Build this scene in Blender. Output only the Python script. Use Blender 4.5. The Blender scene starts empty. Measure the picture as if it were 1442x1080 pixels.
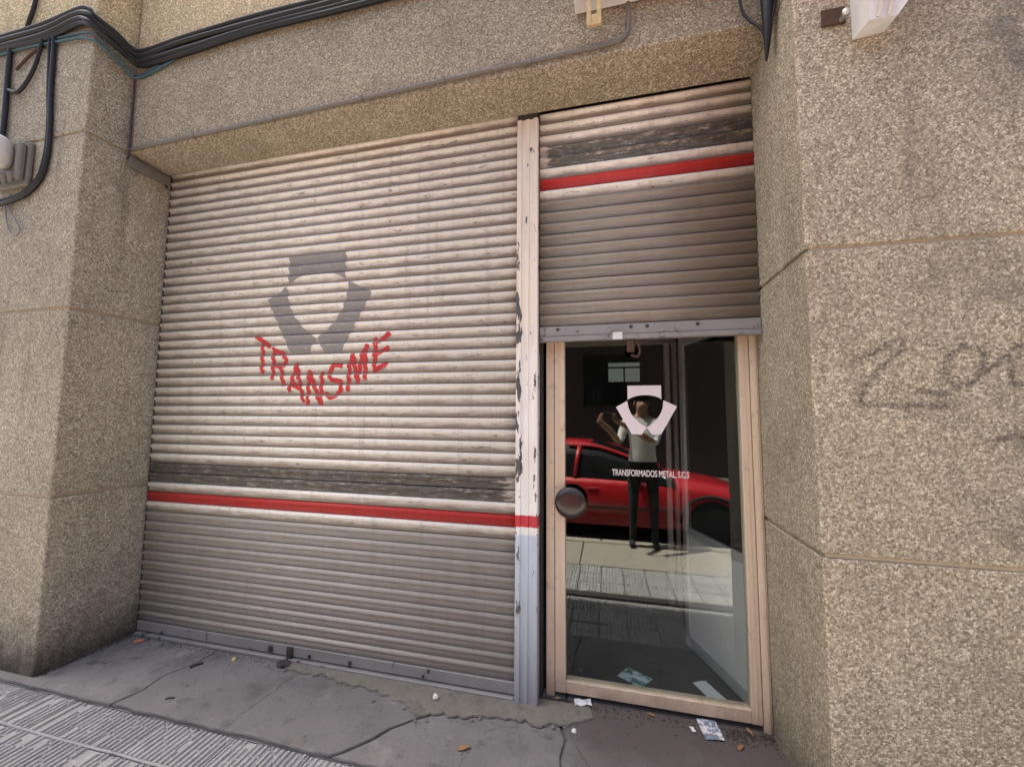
import bpy, bmesh, math, random
from mathutils import Vector, Matrix, noise
R = math.radians
rnd = random.Random(7)
scene = bpy.context.scene
COL = scene.collection

# ------------------------------------------------------------------ camera, sky, sun, exposure
cam = bpy.data.cameras.new('camera'); camo = bpy.data.objects.new('camera', cam); COL.objects.link(camo)
cam.sensor_width = 36.0; cam.lens = 563.8 / 1442 * 36; cam.clip_start = 0.02; cam.clip_end = 600
CX = Vector((0.97278, 0.23165, 0.00652)); CU = Vector((0.01201, -0.07847, 0.99684)); CF = Vector((-0.23143, 0.96963, 0.07912))
m3 = Matrix((CX, CU, -CF)).transposed()
camo.matrix_world = Matrix.Translation((3.0849, -2.1494, 1.4704)) @ m3.to_4x4()
scene.camera = camo

SUN_EL, SUN_H = R(70), math.atan2(0.20, -0.98)          # horizontal heading towards the sun: along the street, just behind the building
sdir = Vector((math.cos(SUN_EL) * math.cos(SUN_H), math.cos(SUN_EL) * math.sin(SUN_H), math.sin(SUN_EL)))
world = bpy.data.worlds.new('World'); scene.world = world; world.use_nodes = True
wn = world.node_tree.nodes; wl = world.node_tree.links; wn.clear()
sky = wn.new('ShaderNodeTexSky'); sky.sky_type = 'NISHITA'; sky.sun_disc = False
sky.sun_elevation = SUN_EL; sky.sun_rotation = math.atan2(sdir.x, sdir.y); sky.air_density = 1.0; sky.dust_density = 7.0; sky.ozone_density = 0.35
bg = wn.new('ShaderNodeBackground'); bg.inputs[1].default_value = 0.08
wo = wn.new('ShaderNodeOutputWorld'); wl.new(sky.outputs[0], bg.inputs[0]); wl.new(bg.outputs[0], wo.inputs[0])
sl = bpy.data.lights.new('sun', 'SUN'); sl.energy = 5.0; sl.angle = R(0.53); sl.color = (1.0, 0.92, 0.79)
so = bpy.data.objects.new('sun', sl); COL.objects.link(so); so.rotation_euler = sdir.to_track_quat('Z', 'Y').to_euler(); so.location = (0, 0, 20)
scene.view_settings.view_transform = 'Standard'; scene.view_settings.look = 'None'; scene.view_settings.gamma = 1.0
scene.view_settings.use_curve_mapping = False
scene.view_settings.exposure = 2.25
scene.render.engine = 'CYCLES'
cy = scene.cycles; cy.max_bounces = 8; cy.diffuse_bounces = 5; cy.glossy_bounces = 4; cy.transparent_max_bounces = 12
cy.use_denoising = True; cy.caustics_reflective = False; cy.caustics_refractive = False

# ------------------------------------------------------------------ material helpers
class NT:
    def __init__(s, name):
        s.m = bpy.data.materials.new(name); s.m.use_nodes = True
        s.t = s.m.node_tree; s.n = s.t.nodes; s.l = s.t.links
        s.b = s.n['Principled BSDF']; s.out = s.n['Material Output']
    def put(s, sock, v):
        if isinstance(v, bpy.types.NodeSocket): s.l.new(v, sock)
        elif v is not None: sock.default_value = v
    def node(s, typ, ins=None, **kw):
        n = s.n.new('ShaderNode' + typ)
        for k, v in kw.items(): setattr(n, k, v)
        for k, v in (ins or {}).items(): s.put(n.inputs[k], v)
        return n
    def pos(s): return s.node('NewGeometry').outputs['Position']
    def obj(s): return s.node('TexCoord').outputs['Object']
    def scale(s, v, sc): return s.node('VectorMath', {0: v, 1: sc}, operation='MULTIPLY').outputs[0]
    def noise(s, v, scale, detail=4, rough=.6): return s.node('TexNoise', {'Vector': v, 'Scale': scale, 'Detail': detail, 'Roughness': rough}).outputs[0]
    def math(s, op, a, b=None, c=None):
        n = s.node('Math', operation=op); s.put(n.inputs[0], a); s.put(n.inputs[1], b); s.put(n.inputs[2], c); return n.outputs[0]
    def step(s, v, a, b):
        return s.node('MapRange', {'Value': v, 'From Min': a, 'From Max': b, 'To Min': 0.0, 'To Max': 1.0}, clamp=True).outputs[0]
    def mix(s, f, a, b, mode='MIX'):
        n = s.node('Mix', data_type='RGBA', blend_type=mode)
        s.put(n.inputs[0], f)
        for i, v in ((6, a), (7, b)): s.put(n.inputs[i], v if isinstance(v, bpy.types.NodeSocket) else (v[0], v[1], v[2], 1))
        return n.outputs[2]
    def ramp(s, v, stops, interp='LINEAR'):
        n = s.node('ValToRGB', {0: v}); r = n.color_ramp; r.interpolation = interp
        while len(r.elements) > 1: r.elements.remove(r.elements[0])
        r.elements[0].position = stops[0][0]; r.elements[0].color = (*stops[0][1], 1)
        for p, c in stops[1:]:
            e = r.elements.new(p); e.color = (*c, 1)
        return n.outputs[0]
    def xyz(s, v):
        n = s.node('SeparateXYZ', {0: v}); return n.outputs
    def bump(s, h, strength=.4, dist=.004):
        n = s.node('Bump', {'Height': h, 'Strength': strength, 'Distance': dist}); s.l.new(n.outputs[0], s.b.inputs['Normal'])
    def fin(s, color, rough=.8, metal=0.0, spec=.4):
        s.put(s.b.inputs['Base Color'], color if isinstance(color, bpy.types.NodeSocket) else (*color, 1))
        s.put(s.b.inputs['Roughness'], rough); s.put(s.b.inputs['Metallic'], metal); s.put(s.b.inputs['Specular IOR Level'], spec)
        return s.m

def plain(name, color, rough=.7, var=.18, scale=25, metal=0.0, spec=.4, bump=0.0):
    t = NT(name); p = t.pos(); n = t.noise(p, scale, 5)
    c = t.mix(n, tuple(x * (1 - var) for x in color), tuple(min(1, x * (1 + var)) for x in color))
    if bump: t.bump(t.noise(p, scale * 4, 4), bump, .003)
    return t.fin(c, rough, metal, spec)

def aggregate(name, tint, dirt=1.0, stain=0.0):
    t = NT(name); p = t.pos()
    v = t.node('TexVoronoi', {'Vector': p, 'Scale': 150.0}, feature='F1')
    v2 = t.node('TexVoronoi', {'Vector': p, 'Scale': 300.0}, feature='F1')
    s1 = t.node('SeparateColor', {0: v.outputs['Color']}).outputs[0]
    s2 = t.node('SeparateColor', {0: v2.outputs['Color']}).outputs[1]
    s = t.math('MULTIPLY_ADD', s1, .62, t.math('MULTIPLY', s2, .38))
    c = t.ramp(s, [(.08, (.140, .121, .095)), (.30, (.25, .218, .172)), (.5, (.335, .295, .237)), (.70, (.425, .38, .31)), (.92, (.70, .65, .565))])
    big = t.noise(p, 1.3, 5, .65)
    c = t.mix(1.0, c, t.ramp(big, [(.25, tuple(x * .80 for x in tint)), (.75, tuple(x * 1.12 for x in tint))]), 'MULTIPLY')
    # streaked grime and splashed dirt by the pavement, both with ragged outlines
    x, y, z = t.xyz(p)[:3]
    st = t.noise(t.scale(p, (5.0, 5.0, .7)), 1.0, 6, .7)
    c = t.mix(t.math('MULTIPLY', t.step(st, .54, .78), .50 * dirt), c, (.10, .085, .065))
    pt = t.noise(p, 4.3, 6, .7); c = t.mix(t.math('MULTIPLY', t.step(pt, .55, .70), .28), c, (.13, .115, .09)); c = t.mix(t.math('MULTIPLY', t.step(pt, .44, .32), .20), c, (.50, .45, .37))
    low = t.math('ADD', t.math('MULTIPLY', z, -2.3), t.math('MULTIPLY', t.noise(p, 6.0, 6, .7), 1.5))
    c = t.mix(t.math('MULTIPLY', t.step(low, .0, .75), .62 * dirt), c, (.055, .048, .042))
    if stain:
        sm = t.noise(p, 2.6, 6, .72)
        right = t.step(x, 4.0, 4.5)
        c = t.mix(t.math('MULTIPLY', t.math('MULTIPLY', t.step(sm, .46, .64), right), stain), c, (.085, .085, .085))
    h = t.math('MULTIPLY_ADD', v.outputs['Distance'], -1.0, t.math('MULTIPLY', v2.outputs['Distance'], -.4))
    t.bump(h, .40, .009)
    return t.fin(c, .88, 0, .3)

def slat_paint(name, base, chip_col, chip_lo, ends=None, tail=.45, dirt=.5, rough=.5, metal=0.0):
    t = NT(name); p = t.pos(); o = t.obj(); z = t.xyz(o)[2]; x = t.xyz(p)[0]
    tt = t.math('MULTIPLY', z, -1 / .065)
    rndv = t.node('ObjectInfo').outputs['Random']
    c = t.mix(t.noise(t.scale(p, (3, 1, 14)), 1.0, 5, .7), tuple(v * .80 for v in base), tuple(min(1, v * 1.12) for v in base))
    c = t.mix(t.math('MULTIPLY', rndv, .15), c, tuple(v * .62 for v in base))
    # grime and painted-in shade below each lath crest; grime also washed down in streaks
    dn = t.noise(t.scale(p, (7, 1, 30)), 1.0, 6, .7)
    grime_shade = t.step(t.math('ADD', tt, t.math('MULTIPLY', t.math('SUBTRACT', dn, .5), .8)), tail, tail + .42)
    c = t.mix(t.math('MULTIPLY', grime_shade, dirt), c, (base[0] * .27, base[1] * .235, base[2] * .20))
    stk = t.noise(t.scale(p, (26, 1, 1.1)), 1.0, 4, .6)
    c = t.mix(t.math('MULTIPLY', t.step(stk, .52, .78), .35), c, (.20, .175, .155))
    # rust blush
    rs = t.noise(t.scale(p, (4, 1, 22)), 1.0, 4, .6)
    c = t.mix(t.math('MULTIPLY', t.step(rs, .62, .75), .30), c, (.36, .20, .15))
    # chips
    cn = t.noise(t.scale(p, (11, 1, 60)), 1.0, 6, .75)
    f = t.step(cn, chip_lo, chip_lo + .035)
    if ends:
        e = t.math('MAXIMUM', t.step(x, ends[0] + .07, ends[0] + .01), t.step(x, ends[1] - .17, ends[1] - .02))
        f = t.step(t.math('SUBTRACT', t.math('ADD', cn, 0.0), t.math('MULTIPLY', e, .30)), chip_lo, chip_lo + .12)
    else:
        f = t.math('MULTIPLY', f, t.step(tt, .15, .5))
    c = t.mix(f, c, t.mix(t.step(t.noise(t.scale(p, (16, 1, 40)), 1.0, 5, .75), .4, .7), chip_col, tuple(v * 2.3 for v in chip_col)))
    t.bump(t.noise(t.scale(p, (20, 1, 60)), 1.0, 4), .25, .002)
    return t.fin(c, rough, metal, .4)

MAT = {}
MAT['agg'] = aggregate('aggregate_stone', (.98, .97, .88))
MAT['agg_left'] = aggregate('aggregate_stone_grey', (1.02, 1.03, .97), 1.5)
MAT['agg_right'] = aggregate('aggregate_stone_stained', (1.16, 1.15, 1.04), .9, .7)
MAT['agg_top'] = aggregate('aggregate_stone_ochre', (1.6, 1.5, 1.15), .5)
MAT['mortar'] = plain('joint_mortar', (.42, .355, .25), .95, .3, 30)
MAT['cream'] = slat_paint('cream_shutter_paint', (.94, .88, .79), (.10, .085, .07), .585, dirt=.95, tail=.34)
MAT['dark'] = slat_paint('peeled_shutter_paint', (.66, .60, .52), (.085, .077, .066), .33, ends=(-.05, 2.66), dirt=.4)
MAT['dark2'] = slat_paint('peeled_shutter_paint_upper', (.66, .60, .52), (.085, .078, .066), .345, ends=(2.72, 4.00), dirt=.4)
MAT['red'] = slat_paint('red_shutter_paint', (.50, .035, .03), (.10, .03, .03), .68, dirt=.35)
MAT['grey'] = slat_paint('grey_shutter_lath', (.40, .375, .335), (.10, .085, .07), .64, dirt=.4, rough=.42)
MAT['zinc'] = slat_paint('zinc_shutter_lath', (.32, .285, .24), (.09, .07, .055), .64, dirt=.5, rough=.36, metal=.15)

t = NT('bar_paint'); p = t.pos(); n = t.noise(p, 14, 6, .7)
c = t.mix(t.noise(p, 5, 5), (.20, .197, .195), (.33, .325, .315)); c = t.mix(t.step(n, .60, .64), c, (.06, .055, .05))
MAT['bar'] = t.fin(c, .5, .1)
t = NT('post_paint'); p = t.pos(); x, y, z = t.xyz(p)[:3]
c = t.ramp(t.math('MULTIPLY', z, 1 / 3.2), [(.0, (.30, .315, .34)), (.10, (.44, .49, .53)), (.235, (.52, .60, .68)), (.262, (.54, .62, .70)), (.266, (.84, .83, .80)), (.55, (.83, .80, .75)), (.63, (.80, .73, .62)), (1., (.78, .70, .58))])
rb = t.math('MULTIPLY', t.math('GREATER_THAN', z, .885), t.math('LESS_THAN', z, .945))
c = t.mix(rb, c, (.55, .04, .055))
c = t.mix(t.math('MULTIPLY', t.step(t.noise(t.scale(p, (30, 30, 3)), 1.0, 5), .5, .75), .35), c, (.33, .30, .28))
ch = t.noise(t.scale(p, (34, 20, 9)), 1.0, 5, .6)
edge = t.math('MAXIMUM', t.step(x, 2.640, 2.622), t.math('MULTIPLY', t.step(x, 2.688, 2.704), .55))
zband = t.math('MULTIPLY', t.step(z, .25, .5), t.step(z, 2.75, 2.2))
wear = t.math('ADD', ch, t.math('MULTIPLY', t.math('MULTIPLY', edge, zband), .15))
c = t.mix(t.step(wear, .67, .69), c, (.09, .088, .085))
t.bump(ch, .2, .002)
MAT['post'] = t.fin(c, .5)

MAT['dark_metal'] = plain('dark_metal', (.045, .04, .038), .6, .4, 40)
t = NT('beige_door_frame'); p = t.pos()
c = t.mix(t.noise(t.scale(p, (60, 60, 2.2)), 1.0, 4), (.60, .475, .34), (.78, .655, .50))
c = t.mix(t.math('MULTIPLY', t.step(t.noise(p, 17, 6, .7), .58, .72), .6), c, (.22, .16, .12))
low = t.math('ADD', t.math('MULTIPLY', t.xyz(p)[2], -3.5), t.noise(p, 12, 5, .7))
c = t.mix(t.math('MULTIPLY', t.step(low, .0, .55), .55), c, (.14, .11, .09))
MAT['door'] = t.fin(c, .42, 0, .5)
MAT['knob'] = plain('brown_bakelite', (.035, .022, .02), .25, .3, 30, spec=.6)
t = NT('glass_pane')
lw = t.node('LayerWeight', {'Blend': .5}).outputs['Facing']
fr = t.math('MULTIPLY_ADD', t.math('POWER', lw, 5.0), .88, .10)
tr = t.node('BsdfTransparent', {'Color': (.86, .89, .88, 1)}); gl = t.node('BsdfGlossy', {'Color': (.95, 1, .98, 1), 'Roughness': .012})
ms = t.node('MixShader', {0: fr}); t.l.new(tr.outputs[0], ms.inputs[1]); t.l.new(gl.outputs[0], ms.inputs[2]); t.l.new(ms.outputs[0], t.out.inputs[0])
MAT['glass'] = t.m
t = NT('clear_inner_face'); tr = t.node('BsdfTransparent', {'Color': (.95, .97, .96, 1)}); t.l.new(tr.outputs[0], t.out.inputs[0]); MAT['clear'] = t.m
MAT['white_vinyl'] = plain('white_vinyl', (.74, .68, .70), .6, .06, 40)
def worn(name, a, b, lo):
    t = NT(name); p = t.pos(); f = t.step(t.noise(t.scale(p, (14, 1, 55)), 1.0, 5, .7), lo, lo + .05)
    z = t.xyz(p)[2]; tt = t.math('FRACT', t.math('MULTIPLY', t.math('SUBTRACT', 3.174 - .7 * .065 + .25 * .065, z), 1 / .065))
    g = t.math('MULTIPLY', t.step(t.math('ADD', tt, t.math('MULTIPLY', t.math('SUBTRACT', t.noise(t.scale(p, (7, 1, 30)), 1.0, 6, .7), .5), .8)), .36, .85), .62)  # lath grime and painted shade carried over the emblem and letters
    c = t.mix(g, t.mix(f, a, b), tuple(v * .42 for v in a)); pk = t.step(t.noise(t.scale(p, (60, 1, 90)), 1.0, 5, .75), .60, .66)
    return t.fin(t.mix(t.math('MULTIPLY', pk, .7), c, (.55, .48, .40)), .6)
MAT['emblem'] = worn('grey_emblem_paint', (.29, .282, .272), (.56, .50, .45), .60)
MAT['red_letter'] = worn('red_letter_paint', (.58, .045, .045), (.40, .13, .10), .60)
# graffiti: sprayed marker that has faded to specks
t = NT('faded_marker'); p = t.pos(); a = t.node('Attribute', attribute_name='fade').outputs['Fac']
f = t.math('MULTIPLY', t.step(t.math('MULTIPLY', t.noise(p, 120, 4, .7), a), .34, .66), .55)
d = t.node('BsdfDiffuse', {'Color': (.07, .065, .075, 1)}); tr = t.node('BsdfTransparent'); ms = t.node('MixShader', {0: f})
t.l.new(tr.outputs[0], ms.inputs[1]); t.l.new(d.outputs[0], ms.inputs[2]); t.l.new(ms.outputs[0], t.out.inputs[0]); MAT['marker'] = t.m

def concrete(name, a, b, crack=0.0, scale=3.0, sill=False):
    t = NT(name); p = t.pos(); n = t.noise(p, scale, 7, .68); f = t.noise(p, 90, 4, .7)
    c = t.mix(n, a, b); c = t.mix(t.math('MULTIPLY', t.node('ObjectInfo').outputs['Random'], .30), c, tuple(v * .62 for v in a)); c = t.mix(t.math('MULTIPLY', t.step(f, .52, .75), .35), c, tuple(v * .5 for v in a))
    sp = t.noise(p, 9, 6, .75)
    c = t.mix(t.math('MULTIPLY', t.step(sp, .56, .68), .55), c, tuple(v * .42 for v in a))
    c = t.mix(t.math('MULTIPLY', t.step(t.noise(t.scale(p, (1, 1, 1)), 5.3, 5), .60, .72), .35), c, tuple(min(1, v * 1.3) for v in b))
    if sill:
        xx, yy = t.xyz(p)[:2]; nz_ = t.noise(p, 5.0, 6, .7)
        m1 = t.math('MULTIPLY', t.step(t.math('ADD', xx, t.math('MULTIPLY', nz_, .5)), 3.0, 3.25), t.step(t.math('ADD', yy, t.math('MULTIPLY', nz_, .45)), -.16, .06))
        c = t.mix(t.math('MULTIPLY', m1, .65), c, (.075, .058, .058))
        m2 = t.step(t.noise(p, 2.2, 7, .75), .54, .64); c = t.mix(t.math('MULTIPLY', m2, .42), c, (.085, .082, .08))
        gum = t.step(t.noise(p, 23, 2, .5), .70, .73); c = t.mix(t.math('MULTIPLY', gum, .6), c, (.05, .048, .046))
    if crack:
        w = t.node('VectorMath', {0: p, 1: t.scale(t.node('TexNoise', {'Vector': p, 'Scale': 5.0, 'Detail': 5}).outputs['Color'], (.22, .22, .22))}, operation='ADD').outputs[0]
        v = t.node('TexVoronoi', {'Vector': w, 'Scale': 1.15}, feature='DISTANCE_TO_EDGE').outputs[0]
        k = t.math('MULTIPLY', t.step(v, .006, .0015), t.step(t.noise(p, 2.1, 3), .45, .6))
        c = t.mix(t.math('MULTIPLY', k, crack), c, (.02, .019, .018))
    t.bump(t.math('ADD', t.noise(p, 40, 6, .75), t.math('MULTIPLY', n, 2.0)), .5, .006)
    return t.fin(c, .86, 0, .35)
MAT['apron'] = concrete('apron_cement', (.115, .112, .112), (.27, .265, .262), .55, 3.0, True)
MAT['screed'] = concrete('ochre_screed', (.12, .113, .098), (.27, .257, .222), .4, 14)
MAT['tile'] = concrete('ribbed_tile_cement', (.27, .275, .28), (.44, .44, .435), 0, 6)
MAT['slab'] = concrete('granite_kerb', (.30, .28, .245), (.42, .39, .335), 0, 5)
MAT['grout'] = plain('pavement_bed', (.17, .168, .162), .95, .35, 20)
MAT['road'] = concrete('asphalt', (.095, .092, .085), (.145, .138, .128), 0, 2)
MAT['soil'] = plain('far_ground', (.12, .115, .10), .95, .3, .5)
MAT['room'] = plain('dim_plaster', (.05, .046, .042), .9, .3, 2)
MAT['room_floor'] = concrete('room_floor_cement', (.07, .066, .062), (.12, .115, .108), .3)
MAT['panel_white'] = plain('leaf_panel_white', (.72, .72, .68), .5, .08, 8)
MAT['alu'] = plain('grey_aluminium', (.72, .72, .70), .4, .15, 20, .5)
MAT['cable'] = plain('black_cable', (.014, .014, .016), .5, .5, 60)
MAT['cable_teal'] = plain('teal_cable', (.055, .11, .13), .55, .4, 60)
MAT['cable_grey'] = plain('grey_cable', (.22, .22, .23), .6, .3, 60)
MAT['conduit'] = plain('grey_conduit', (.17, .16, .14), .6, .3, 25)
MAT['box_white'] = plain('weathered_white_plastic', (.68, .68, .66), .5, .12, 20)
MAT['bracket'] = plain('yellowed_bracket', (.52, .38, .18), .55, .35, 30)
MAT['rust'] = plain('rust', (.075, .042, .028), .9, .5, 60)
MAT['paper'] = plain('paper', (.72, .74, .76), .8, .08, 60)
t = NT('printed_card'); p = t.pos(); c = t.mix(t.step(t.noise(p, 34, 4, .7), .46, .54), (.72, .74, .78), (.18, .24, .34)); MAT['card'] = t.fin(c, .5)
t = NT('flyer_print'); o = t.obj(); c = t.mix(t.step(t.noise(o, 18, 3), .5, .56), (.62, .70, .74), (.10, .24, .20)); MAT['flyer'] = t.fin(c, .45)
MAT['pebble'] = plain('white_pebble', (.78, .77, .72), .8, .1, 80)
MAT['leaf_dry'] = plain('dry_leaf', (.30, .17, .075), .8, .4, 80)
MAT['brick_bit'] = plain('brick_chip', (.42, .20, .12), .9, .3, 80)
MAT['yellow_bit'] = plain('straw_crumb', (.60, .48, .22), .8, .3, 80)
MAT['debris'] = plain('dirt_crumbs', (.05, .04, .032), .95, .6, 90)
t = NT('daylit_window_glass'); e = t.node('Emission', {'Color': (.80, .85, .74, 1), 'Strength': .03}); t.l.new(e.outputs[0], t.out.inputs[0]); MAT['lit'] = t.m
MAT['brick_dark'] = plain('dark_brick', (.06, .045, .04), .9, .3, 3)
t = NT('red_car_paint'); t.b.inputs['Coat Weight'].default_value = .8; MAT['car'] = t.fin((.52, .015, .025), .35, 0, .5)
MAT['car_glass'] = plain('car_window', (.012, .014, .016), .06, .1, 5, spec=.6)
MAT['tyre'] = plain('tyre_rubber', (.02, .02, .02), .9, .3, 40)
MAT['rim'] = plain('wheel_rim', (.42, .42, .43), .3, .1, 30, .8)
MAT['lamp_lens'] = plain('lamp_lens', (.62, .64, .66), .12, .1, 30, spec=.6)
MAT['skin'] = plain('skin', (.46, .28, .20), .6, .1, 20)
MAT['shirt'] = plain('white_cotton', (.76, .78, .77), .9, .06, 15)
MAT['trousers'] = plain('dark_trousers', (.035, .035, .042), .9, .3, 20)
MAT['hair'] = plain('dark_hair', (.018, .013, .01), .6, .4, 80)

# ------------------------------------------------------------------ object helpers
def link(name, mesh, mat=None, parent=None, loc=None, rot=None):
    o = bpy.data.objects.new(name, mesh); COL.objects.link(o)
    if mat is not None and mesh is not None:
        mesh.materials.clear(); mesh.materials.append(MAT[mat] if isinstance(mat, str) else mat)
    if parent is not None: o.parent = parent
    if loc is not None: o.location = loc
    if rot is not None: o.rotation_euler = rot
    return o
def tag(o, label, cat, group=None, kind=None):
    o['label'] = label; o['category'] = cat
    if group: o['group'] = group
    if kind: o['kind'] = kind
    return o
def struct(o): o['kind'] = 'structure'; return o
def thing(name, label, cat, loc=(0, 0, 0), rz=0, group=None):
    o = bpy.data.objects.new(name, None); COL.objects.link(o); o.location = loc; o.rotation_euler = (0, 0, rz); o.empty_display_size = .1
    return tag(o, label, cat, group)
def mesh_from(name, v, f, smooth=False):
    me = bpy.data.meshes.new(name); me.from_pydata(v, [], f); me.update()
    if smooth:
        for p in me.polygons: p.use_smooth = True
    return me
def box_mesh(x0, x1, y0, y1, z0, z1, bev=0.0, seg=1):
    bm = bmesh.new(); bmesh.ops.create_cube(bm, size=1)
    for v in bm.verts: v.co = ((x0 + x1) / 2 + v.co.x * (x1 - x0), (y0 + y1) / 2 + v.co.y * (y1 - y0), (z0 + z1) / 2 + v.co.z * (z1 - z0))
    if bev: bmesh.ops.bevel(bm, geom=bm.edges[:], offset=bev, segments=seg, affect='EDGES')
    bmesh.ops.recalc_face_normals(bm, faces=bm.faces[:])
    me = bpy.data.meshes.new('box'); bm.to_mesh(me); bm.free(); return me
def box(name, b, mat, parent=None, bev=0.0, seg=1): return link(name, box_mesh(*b, bev=bev, seg=seg), mat, parent)
def smoothpts(pts, n=6):
    P = [Vector(p) for p in pts]
    if len(P) < 3: return P
    out = []
    for i in range(len(P) - 1):
        a, b, c, d = P[max(i - 1, 0)], P[i], P[i + 1], P[min(i + 2, len(P) - 1)]
        for k in range(n):
            u = k / n
            out.append(.5 * ((2 * b) + (c - a) * u + (2 * a - 5 * b + 4 * c - d) * u * u + (3 * b - a - 3 * c + d) * u ** 3))
    out.append(P[-1]); return out
def tube_mesh(pts, r, seg=8, n=6, taper=None, sm=True):
    Q = smoothpts(pts, n) if sm else [Vector(p) for p in pts]
    v, f = [], []; up = Vector((0, 0, 1)); last = None
    for i, q in enumerate(Q):
        d = (Q[min(i + 1, len(Q) - 1)] - Q[max(i - 1, 0)]).normalized()
        if last is None:
            a = d.cross(up if abs(d.z) < .9 else Vector((1, 0, 0))).normalized()
        else:
            a = (last - d * last.dot(d)).normalized()
        last = a; b = d.cross(a); rr = r if taper is None else r * taper(i / (len(Q) - 1))
        for k in range(seg):
            w = 2 * math.pi * k / seg; v.append(tuple(q + (a * math.cos(w) + b * math.sin(w)) * rr))
        if i:
            o = (i - 1) * seg
            for k in range(seg): f.append((o + k, o + (k + 1) % seg, o + seg + (k + 1) % seg, o + seg + k))
    f.append(tuple(range(seg))[::-1]); f.append(tuple(range(len(v) - seg, len(v))))
    return mesh_from('tube', v, f, True)
def tube(name, pts, r, mat, parent=None, **k): return link(name, tube_mesh(pts, r, **k), mat, parent)
def prism(name, outline, z0, z1, mat, parent=None, bev=0.0):
    bm = bmesh.new(); vs = [bm.verts.new((x, y, z0)) for x, y in outline]; fc = bm.faces.new(vs)
    ex = bmesh.ops.extrude_face_region(bm, geom=[fc]); up = [g for g in ex['geom'] if isinstance(g, bmesh.types.BMVert)]
    for g in up: g.co.z = z1
    if bev:
        es = [e for e in bm.edges if all(abs(v.co.z - z1) < 1e-6 for v in e.verts)]
        bmesh.ops.bevel(bm, geom=es, offset=bev, segments=2, affect='EDGES')
    bmesh.ops.recalc_face_normals(bm, faces=bm.faces[:])
    me = bpy.data.meshes.new(name); bm.to_mesh(me); bm.free(); return link(name, me, mat, parent)
def lathe_mesh(prof, seg=24):
    v, f = [], []
    for r, z in prof:
        for k in range(seg): w = 2 * math.pi * k / seg; v.append((r * math.cos(w), r * math.sin(w), z))
    for i in range(len(prof) - 1):
        o = i * seg
        for k in range(seg): f.append((o + k, o + (k + 1) % seg, o + seg + (k + 1) % seg, o + seg + k))
    f.append(tuple(range(seg))[::-1]); f.append(tuple(range(len(v) - seg, len(v))))
    return mesh_from('lathe', v, f, True)
def lump_mesh(sx, sy, sz, seed, sub=2, amp=.35):
    bm = bmesh.new(); bmesh.ops.create_icosphere(bm, subdivisions=sub, radius=1)
    for v in bm.verts:
        k = 1 + amp * noise.noise(v.co * 1.6 + Vector((seed, seed * 2, 0))); v.co = Vector((v.co.x * sx * k, v.co.y * sy * k, max(-.35, v.co.z) * sz * k))
    me = bpy.data.meshes.new('lump'); bm.to_mesh(me); bm.free(); return me

# ------------------------------------------------------------------ ground
P = 0.065; ZT = 3.174
zk = lambda k: ZT - .7 * P - k * P
W1, W1B, W2 = 2.602, 2.7225, 3.818
struct(link('ground', mesh_from('ground', [(-150, -150, -.30), (150, -150, -.30), (150, 150, -.30), (-150, 150, -.30)], [(0, 1, 2, 3)]), 'soil'))
struct(link('road', mesh_from('road', [(-60, -9.5, -.15), (60, -9.5, -.15), (60, -2.74, -.15), (-60, -2.74, -.15)], [(0, 1, 2, 3)]), 'road'))
pave = struct(box('pavement', (-30, 30, -2.60, .6, -.29, -.030), 'grout'))
# kerb stones and a granite border strip (they carry the sunlit part that the glass mirrors)
kerb = struct(box('kerb', (-30, 30, -2.72, -2.60, -.29, -.045), 'grout'))
km = box_mesh(0, .99, -2.76, -2.601, -.20, -.004, .012, 2)
for i in range(14): link('kerb_stone', km, 'slab', kerb, (-4 + i * 1.0, 0, 0))
bmh = box_mesh(0, 1.79, -2.595, -1.875, -.028, -.006, .004)
for i in range(7): link('border_slab', bmh, 'slab', pave, (-4.4 + i * 1.8, 0, 0))
# ribbed cement tiles 20 x 20 cm
def tile_mesh(seed):
    r = random.Random(seed); v, f = [], []; worn_ = r.random()
    def pr(a, b, c, d, z0, z1, ins):
        o = len(v)
        v.extend([(a, c, z0), (b, c, z0), (b, d, z0), (a, d, z0), (a + ins, c + ins, z1), (b - ins, c + ins, z1), (b - ins, d - ins, z1), (a + ins, d - ins, z1)])
        f.extend([(o, o + 1, o + 5, o + 4), (o + 1, o + 2, o + 6, o + 5), (o + 2, o + 3, o + 7, o + 6), (o + 3, o, o + 4, o + 7), (o + 4, o + 5, o + 6, o + 7)])
    pr(.0035, .1965, .0030, .1970, -.029, -.0125, .001)
    for k in range(7):
        y0 = .006
        while y0 < .19:
            y1 = min(.194, y0 + r.uniform(.05, .19)); h = -.0022 - r.random() * .0022 - worn_ * .004 * r.random()
            if r.random() > .10: pr(.004 + k * .0278 + r.uniform(-.001, .001), .004 + k * .0278 + .0170 + r.random() * .003, y0, y1, -.0128, h, .0040)
            y0 = y1 + r.uniform(.0, .006)
    return mesh_from('paving_tile', v, f)
tms = [tile_mesh(s) for s in range(12)]
box('shadow_strip', (-4, 7, -1.262, -1.182, -.029, -.010), 'dark_metal', pave)  # dark strip standing in for a shadow line across the sunlit pavement
for j in range(6):
    for i in range(34):
        o = link('paving_tile', tms[rnd.randrange(12)], 'tile', pave, (.21 + (i - 7) * .2, -.735 - j * .2 - (.13 if j > 2 else 0), rnd.uniform(-.0015, .001)), (rnd.uniform(-.004, .004), rnd.uniform(-.004, .004), rnd.uniform(-.004, .004)))
# light mortar fillets between the tile rows nearest the shopfront
for j, yy in enumerate((-.735,)):
    pts = [(-1.2 + i * .11, yy + rnd.uniform(-.003, .003), -.007 + rnd.uniform(-.001, .001)) for i in range(40)]
    tube('mortar_fillet', pts, .006, 'tile', pave, seg=6, n=2)
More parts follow.
